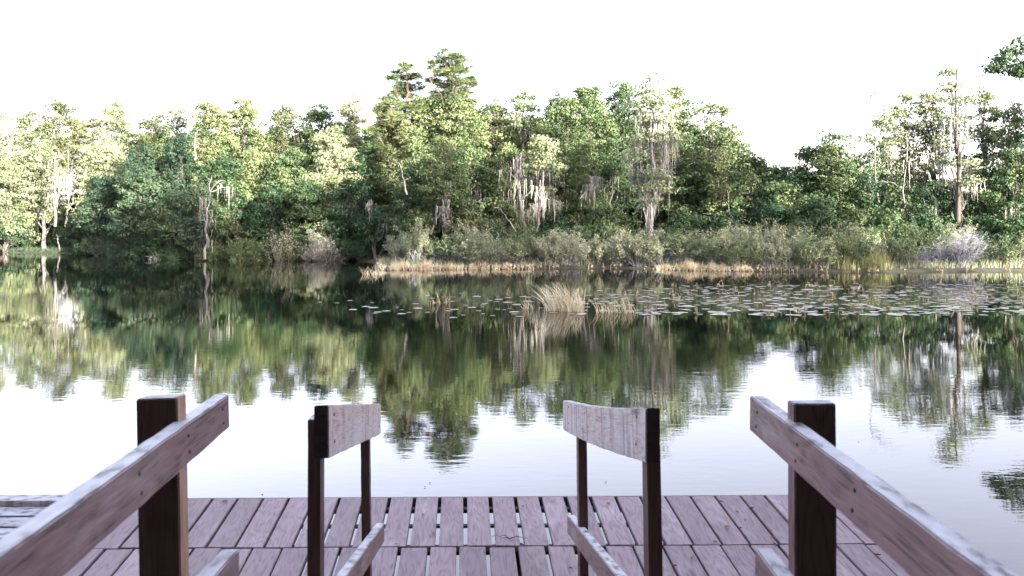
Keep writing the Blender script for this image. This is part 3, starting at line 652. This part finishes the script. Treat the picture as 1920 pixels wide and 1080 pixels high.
# shrubs of the belt, twiggy bushes
def shrub(name, px, py, top, w, D, leaf, twig, label, seed, nst=26, per=13, leaves=True, group=None, tuft=1.):
    rng = np.random.default_rng(seed+900); bx = XW(px, D); base = (bx, D, gz(bx, D)-.03); hh = ZW(top, D)-base[2]; W = w/F*D/2
    root = empty(name, base, label, 'shrub' if leaves else 'bush', group); ps, tc = [], []
    for k in range(nst):
        a_ = rng.uniform(0, 6.28); q_ = math.sqrt(rng.random())
        e = np.array([math.cos(a_)*q_*W, math.sin(a_)*q_*min(W, 1.)*.9, hh*(1-.45*q_*q_)*rng.uniform(.6, 1.02)])
        s = np.array([e[0]*.22, e[1]*.22, 0]); c_ = curve(s, e, .08, rng, 6, .3); ps.append((c_, np.linspace(.018, .005, 6)))
        tc += [c_[5], c_[4], c_[5]*.3+c_[4]*.7, c_[3], c_[2]]
        for _ in range(3 if leaves else 6):
            i = rng.integers(2, 6); L_ = hh*rng.uniform(.12, .32)
            d_ = unit(np.array([rng.normal(), rng.normal()*.6, rng.uniform(.1, 1.3) if leaves else rng.uniform(-.5, 1)]))
            c2 = curve(c_[i], c_[i]+d_*L_, .06, rng, 4, .4); ps.append((c2, np.linspace(.009, .004, 4))); tc += [c2[3], c2[2]]
    vv, ff = tubes(ps, 4); link('stems', smooth(mesh('stems', vv, ff)), M[twig], root)
    if leaves:
        tc = np.array(tc); rc = np.full((len(tc), 3), .13*tuft)*np.array([[1, 1, 1.5]])
        lv = leafquads(tc, rc, per, .10, rng, .2, .9, .45); link('foliage', mesh('foliage', lv, quads(lv)), M[leaf], root)
    return root
SR = []
x = 845
rr_ = random.Random(5)
while x < 1935:
    w = rr_.uniform(55, 90); big = rr_.random()
    for (d_, topo) in ((44.2, 0), (46.6, -12)):
        xx = x+rr_.uniform(-10, 10)+(0 if topo == 0 else 28); D = shore(XW(xx, 44))+.75+(2.7 if topo else 0)+rr_.uniform(-.4,.4)
        top = 432+rr_.uniform(-12, 10)+topo+(8 if topo == 0 else 0)
        if not topo and (1700 < xx < 1850 or 1555 < xx < 1635): continue
        SR.append((xx, top, w*1.4, D, topo))
    x += w*.62
for front in (0, -12):
    L_ = sorted([q for q in SR if q[4] == front])
    for i, (xx, top, w, D, tp_) in enumerate(L_):
        k = rr_.choice(['grey','grey','cyp','pale','fresh']) if not tp_ else rr_.choice(['grey','fresh','oak','pale'])
        words = {'cyp':'soft light green shrub','grey':'grey-green twiggy shrub','pale':'pale yellow-green shrub','fresh':'fresh green shrub','oak':'darker green shrub'}[k]
        rown = 'front shrubs behind the grass' if not tp_ else 'rear shrubs under the trees'
        shrub('shrub', xx, 0, top, w, D, k, 'twig' if rr_.random() < .7 else 'twigb', f'{words}, {ordn(i)} from left of the {rown}', int(xx)+int(D*10), 28, 12, True, 'shrub belt of the right bank, '+('front' if not tp_ else 'rear')+' row')
shrub('shrub', 1592, 0, 450, 80, 41.2, 'fresh', 'twigb', 'sunlit yellow-green shrub at the water edge on the right bank', 991, 30, 18, True)
shrub('shrub', 1560, 0, 445, 50, 43, 'pale', 'twig', 'tall pale shrub with white twigs left of the sunlit one', 992, 22, 10, True)
shrub('shrub', 1400, 0, 425, 95, 43.2, 'grey', 'twig', 'tallest pale-stemmed willowy shrub before the dark low trees', 993, 34, 11, True)
shrub('shrub', 905, 0, 440, 95, 43.4, 'grey', 'twig', 'open shrub with spreading white branches on the grassy point', 994, 30, 8, True)
shrub('shrub', 780, 0, 420, 70, 44.2, 'pale', 'twig', 'tall pale mossy shrub at the left end of the grassy point', 995, 30, 12, True)
shrub('shrub', 745, 0, 440, 55, 45.5, 'grey', 'twig', 'grey shrub at the dark edge of the grassy point', 996, 24, 8, True)
shrub('shrub', 460, 0, 445, 90, 52.4, 'fresh', 'twigb', 'bright green bush touching the dark water at left', 997, 34, 22, True, tuft=1.5)
shrub('shrub', 300, 0, 450, 70, 54.8, 'oak', 'twigb', 'green bush hanging over the left water', 998, 30, 20, True, tuft=1.5)
shrub('shrub', 560, 0, 455, 60, 52.6, 'oak', 'twigb', 'green bush between the two grey bare bushes', 999, 30, 20, True, tuft=1.4)
shrub('shrub', 680, 0, 452, 100, 52., 'dark', 'twigb', 'dark bush at the waterline left of the point', 989, 36, 22, True, tuft=1.6)
shrub('shrub', 200, 0, 440, 90, 60., 'teal', 'twigb', 'blue-green bush at the left waterline', 988, 34, 20, True, tuft=1.6)
for i, (px, w, D, lf) in enumerate([(165,70,62,'dark'),(238,80,57.5,'teal'),(270,60,55.6,'dark'),(340,70,53.8,'dark'),(398,60,53.2,'oak'),(500,70,53,'dark'),(640,80,52.6,'dark'),(40,80,66.6,'dark'),(110,70,66.8,'dark')]):
    shrub('shrub', px, 0, 452 if px > 150 else 440, w, D, lf, 'twigb', f'dark overhanging waterline bush, {ordn(i if px > 150 else i-7)} from left of the '+('left shore row' if px > 150 else 'far-left bank pair'), 940+i, 30, 20, True, tuft=1.5)
shrub('bare_bush', 528, 0, 420, 75, 52.3, 'grey', 'twigb', 'leaning grey half-bare bush at the left waterline', 981, 42, 3, True)
shrub('bare_bush', 604, 0, 448, 85, 51.8, 'moss', 'twigb', 'rounded grey mossy bush drooping to the water', 982, 60, 5, True)
shrub('shrub', 600, 0, 415, 70, 53., 'grey', 'twig', 'grey-leaved shrub above the rounded bare bush', 983, 30, 12, True)
shrub('bare_bush', 1800, 0, 425, 110, 42.2, None, 'twigblue', 'dense blue-grey bare brush below the tall cypress', 984, 70, 0, False)
shrub('bare_bush', 1745, 0, 462, 90, 42.4, None, 'twigblue', 'lower grey brush left of the dense blue-grey one', 985, 55, 0, False)
shrub('bare_bush', 1655, 0, 455, 60, 43., None, 'twigb', 'brown bare bush right of the sunlit shrub', 986, 34, 0, False)
shrub('fallen_branch', 290, 0, 468, 45, 53.6, None, 'twig', 'pale dead branch dipping in the left water', 987, 9, 0, False)

# ------------------------------------------------------------------ grasses
def blades(pts, hts, rng, w=.012, lean=.25, dirx=0.):
    n = len(pts); a_ = rng.random(n)*math.pi; dx = np.column_stack([np.cos(a_), np.sin(a_), np.zeros(n)])*w
    ln = rng.normal(size=(n, 2))*lean; ln[:, 0] += dirx; h = hts[:, None]; V = []; prev = None; k = 4
    for i in range(k+1):
        f = i/k; q = pts.copy(); q[:, :2] += ln*h*(f**1.8); q[:, 2] += hts*(f-.12*f*f*np.linalg.norm(ln, axis=1)); ww = dx*(1-f*.85)
        if prev is not None: V.append(np.stack([prev[0], prev[1], q+ww, q-ww], 1))
        prev = (q-ww, q+ww)
    return np.concatenate(V, 1).reshape(-1, 3)
def strip(name, px0, px1, n, h0, h1, off, depth, mat, seed, w=.014, mod=None):
    rng = np.random.default_rng(seed); px = rng.uniform(px0, px1, n)
    x = (px-CX)/F*43.; y = np.interp(x, SHX, SHD)+off+rng.random(n)**1.5*depth; x = (px-CX)/F*y
    y = np.interp(x, SHX, SHD)+off+rng.random(n)*depth
    z = np.array([max(gz(a_, b_), -.02) for a_, b_ in zip(x, y)]); h = rng.uniform(h0, h1, n)
    if mod: h = h*np.interp(px, *mod)*(.55+.45*np.sin(px*.21)*np.sin(px*.083+1)+.25*np.sin(px*.9))
    k = h > .06
    v = blades(np.column_stack([x, y, z])[k], h[k], rng, w); o = link(name, mesh(name, v, quads(v)), M[mat]); return o
tag(strip('straw_grass', 700, 1935, 20000, .2, .75, -.35, 1.0, 'dryreed', 21, .013, ([700,725,780,850,900,960,1040,1200,1250,1300,1380,1420,1500,1700,1935],[.2,.5,.62,.38,.5,.3,.0,.05,.3,.72,.62,.12,.0,.0,.05])), 'pale straw grass fringing the right bank waterline', 'grass', kind='stuff')
tag(strip('bank_grass', 700, 1935, 3500, .15, .5, .2, 1.6, 'grey', 22, .014), 'green grass growing under the bank shrubs', 'grass', kind='stuff')
tag(strip('reed_bed', 1575, 1665, 520, .3, 1.15, -.1, .9, 'reed', 23, .016), 'upright green reeds beside the sunlit shrub', 'reeds', kind='stuff')
tag(strip('shore_grass', -60, 300, 4000, .1, .4, -.2, 1.6, 'teal', 24, .018), 'low green grass along the far left waterline', 'grass', kind='stuff')
tag(strip('right_reeds', 1850, 2000, 1300, .3, 1.3, .4, 2.4, 'grey', 25, .016), 'tall grey-green grass at the right edge of the bank', 'grass', kind='stuff')
def clump(px, py, w, n, h, label, mat, seed, dirx, lean=.3):
    rng = np.random.default_rng(seed); D = H*F/(py-YH); r = w/F*D/2; c = np.array([XW(px, D), D, 0])
    a_ = rng.random(n)*6.28; q_ = np.sqrt(rng.random(n)); pts = np.column_stack([np.cos(a_)*q_*r, np.sin(a_)*q_*r*.5, np.full(n, -.05)])
    v = blades(pts, rng.uniform(.35, 1, n)*h, rng, .013, lean, dirx)
    return tag(link('grass_clump', mesh('grass_clump', v, quads(v)), M[mat], None, c), label, 'grass clump', 'grass clumps standing in the lake')
clump(1052, 583, 62, 190, .92, 'straw-coloured grass clump standing in the water left of the lily pads', 'dryreed', 31, -.48, .28)
clump(1158, 586, 80, 80, .55, 'greener sparse grass clump right of the straw one', 'straw', 32, -.38)
clump(1082, 584, 40, 60, .8, 'thin wisps of straw grass between the two clumps', 'straw', 33, -.1)
clump(990, 580, 24, 26, .45, 'few short dry blades left of the straw clump', 'straw', 34, -.2, .5)
clump(830, 568, 30, 30, .5, 'small dry tuft among the left lily pads', 'stalk', 35, 0, .5)
clump(700, 515, 40, 60, .5, 'brown tuft in the water off the grassy point', 'straw', 36, -.2, .5)
clump(990, 532, 20, 24, .75, 'thin upright grey grass far behind the straw clump', 'grey', 37, .1, .3)

# ------------------------------------------------------------------ lily pads
def padmesh(seed):
    rng = random.Random(seed); n = 18; V = [(0, 0, .004)]; Fq = []
    for ring, rr in ((0, .55), (1, 1.)):
        for i in range(n):
            a_ = .18+(2*math.pi-.36)*i/(n-1); r0 = rr*(1+.06*rng.uniform(-1,1)); z = .005
            V.append((math.cos(a_)*r0, math.sin(a_)*r0, z))
    bm = bmesh.new(); vs = [bm.verts.new(v) for v in V]
    for i in range(n-1):
        bm.faces.new((vs[0], vs[1+i], vs[2+i])); bm.faces.new((vs[1+i], vs[1+n+i], vs[2+n+i], vs[2+i]))
    me = bpy.data.meshes.new('lily_pad'); bm.to_mesh(me); bm.free(); me.materials.append(M['pad']); return me
pads = [padmesh(k) for k in range(6)]
rp = random.Random(9); cand = []
def padpos():
    while True:
        px = rp.uniform(585, 1935); py = rp.uniform(532, 598)
        lo = np.interp(px, [585,700,900,1000,1150,1300,1500,1700,1935], [566,560,548,548,538,536,534,530,524])
        hi = np.interp(px, [585,700,800,900,1050,1250,1400,1700,1935], [576,590,598,598,592,590,592,592,592])
        dens = np.interp(px, [585,700,800,950,1080,1200,1400,1650,1935], [.05,.16,.22,.2,.3,.7,.9,1,1])
        if lo < py < hi and rp.random() < dens: return px, py
for i in range(1000):
    px, py = padpos(); D = H*F/(py-YH); r = rp.uniform(.055, .15); cand.append((r/D, px, D, r))
cand.sort(reverse=True)
def padm(px, D, r):
    return Matrix.Translation((XW(px, D), D, .003+rp.uniform(0,.006))) @ Matrix.Rotation(rp.uniform(0, 6.28), 4, 'Z') @ Matrix.Diagonal((r, r*rp.uniform(.85,1), 1, 1))
for i, (_, px, D, r) in enumerate(cand[:290]):
    o = bpy.data.objects.new('lily_pad', pads[i%6]); C.objects.link(o); o.matrix_world = padm(px, D, r)
    tag(o, 'flat round lily pad floating among the pads on the lake', 'lily pad', 'lily pads floating on the lake')
bm = bmesh.new()
for i, (_, px, D, r) in enumerate(cand[290:]):
    k0 = len(bm.verts); bm.from_mesh(pads[i%6]); bm.verts.ensure_lookup_table(); bmesh.ops.transform(bm, matrix=padm(px, D, r), verts=bm.verts[k0:])
me = bpy.data.meshes.new('lily_pads'); bm.to_mesh(me); bm.free(); me.materials.append(M['pad'])
tag(link('lily_pads', me, None), 'the smaller lily pads scattered between the larger ones', 'lily pads', kind='stuff')
# withered stalks bent over the water
sv = []
for k in range(8):
    rng = np.random.default_rng(50+k); hh = rng.uniform(.15, .4); sgn = rng.choice([-1, 1])
    c_ = np.array([(0,0,-.1), (.03*sgn,0,hh*.6), (.10*sgn,0,hh), (.2*sgn,.02,hh*.8), (.24*sgn,.03,hh*.4)]); v1, f1 = tubes([(c_, [.012,.011,.01,.01,.012])], 5)
    lf = leafquads(np.array([c_[4]]), np.array([[.06,.05,.06]]), 12, .1, rng); f2 = quads(lf)+len(v1)
    sv.append(mesh('withered_stalk', np.concatenate([v1, lf]), np.concatenate([f1, f2]))); sv[-1].materials.append(M['stalk'])
for i in range(70):
    px, py = padpos(); D = H*F/(py-YH); o = bpy.data.objects.new('withered_stalk', sv[i%8]); C.objects.link(o); o.location = (XW(px, D), D, 0); o.rotation_euler.z = rp.uniform(-1, 1)*1.2+(3.14 if rp.random() < .5 else 0); s_ = rp.uniform(.35, .85); o.scale = (s_, s_, s_)
    tag(o, 'bent withered brown stalk sticking up between lily pads', 'stalk', 'withered lily stalks')
for i in range(60):
    px = rp.uniform(700, 1935); x_ = XW(px, 42); D = shore(x_)-rp.uniform(.1, .6); o = bpy.data.objects.new('withered_stalk', sv[i%8]); C.objects.link(o); o.location = (XW(px, D), D, 0); o.rotation_euler.z = rp.uniform(0, 6.28)
    tag(o, 'withered stalk along the right bank waterline', 'stalk', 'withered stalks along the bank')

# ------------------------------------------------------------------ unseen near-shore trees behind the viewpoint, massed to shade dock and far bank
k = 0
for (x, y, z, w) in [(-9,-5,9,7),(-3.5,-4.2,11,7.5),(1.5,-4.4,11,7.5),(7,-4,10,7.5),(10.5,-2,9,5),(14.5,-6,10,7),(-15,-9,10,7),(21,-8,11,7),(-6,-13,12,8),(1,-13,13,8),(8,-13,13,8),(16,-13,13,8),(29,-11,18,9),(34,-14,20,9),(39,-11,20,9),(44,-14,21,9),(49,-11,21,9),(54,-14,22,9),(60,-11,22,10),(66,-14,22,10)]:
    k += 1; rng = np.random.default_rng(700+k); cl = []
    for i in range(26):
        a_ = i*2.4; q_ = math.sqrt(rng.random()); t = (i+.5)/26
        cl.append((x+math.cos(a_)*q_*w*.5, y+math.sin(a_)*q_*w*.3, 1.2+(z-1.2)*t, rng.uniform(1.4, 2.1)))
    build_tree('near_shore_shade_tree', (x, y, .8), cl, M['dark'], M['bark'], f'dense dark unseen tree added for shade on the near shore behind the dock, {ordn(k-1)} planted', 'tree', 'unseen shade trees on the near shore', tr=.25, dens=.55, leafs=.36, per=26, seed=k)

# ------------------------------------------------------------------ camera, light
cam = bpy.data.cameras.new('camera'); co = bpy.data.objects.new('camera', cam); C.objects.link(co); S.camera = co
co.location = (0, 0, H); co.rotation_euler = (math.radians(90), 0, 0)
cam.sensor_width = 36; cam.lens = 36*F/1920; cam.shift_y = -(540-YH)/1920; cam.clip_end = 4000; cam.clip_start = .05
cam.dof.use_dof = True; cam.dof.focus_distance = 10.; cam.dof.aperture_fstop = 7.
W = bpy.data.worlds.new('World'); S.world = W; W.use_nodes = True; nt = W.node_tree; N = nt.nodes; L = nt.links; N.clear()
EL, AZ = math.radians(11), math.radians(138)      # sun behind the camera, over its right shoulder (azimuth from +Y towards +X)
sky = N.new('ShaderNodeTexSky'); sky.sky_type = 'NISHITA'; sky.sun_disc = False; sky.sun_elevation = EL; sky.sun_rotation = AZ
sky.air_density = 1.0; sky.dust_density = 3.; sky.ozone_density = 1.
hs = N.new('ShaderNodeHueSaturation'); hs.inputs['Saturation'].default_value = .48
bg = N.new('ShaderNodeBackground'); bg.inputs[1].default_value = .15; wo = N.new('ShaderNodeOutputWorld')
L.new(sky.outputs[0], hs.inputs['Color']); tn = N.new('ShaderNodeMix'); tn.data_type = 'RGBA'; tn.blend_type = 'MULTIPLY'; tn.inputs[0].default_value = 1; tn.inputs[7].default_value = (1.03, .95, 1.05, 1); L.new(hs.outputs[0], tn.inputs[6]); L.new(tn.outputs[2], bg.inputs[0]); L.new(bg.outputs[0], wo.inputs[0])
sun = bpy.data.lights.new('sun', 'SUN'); so = bpy.data.objects.new('sun', sun); C.objects.link(so)
sun.energy = 5.0; sun.angle = math.radians(.5); sun.color = (1, .92, .82)
sd_ = Vector((math.sin(AZ)*math.cos(EL), math.cos(AZ)*math.cos(EL), math.sin(EL))); so.rotation_euler = sd_.to_track_quat('Z', 'Y').to_euler()
S.view_settings.view_transform = 'Standard'; S.view_settings.look = 'None'; S.view_settings.exposure = 3.15; S.view_settings.gamma = 1
S.render.engine = 'CYCLES'; S.cycles.max_bounces = 6; S.cycles.transparent_max_bounces = 4
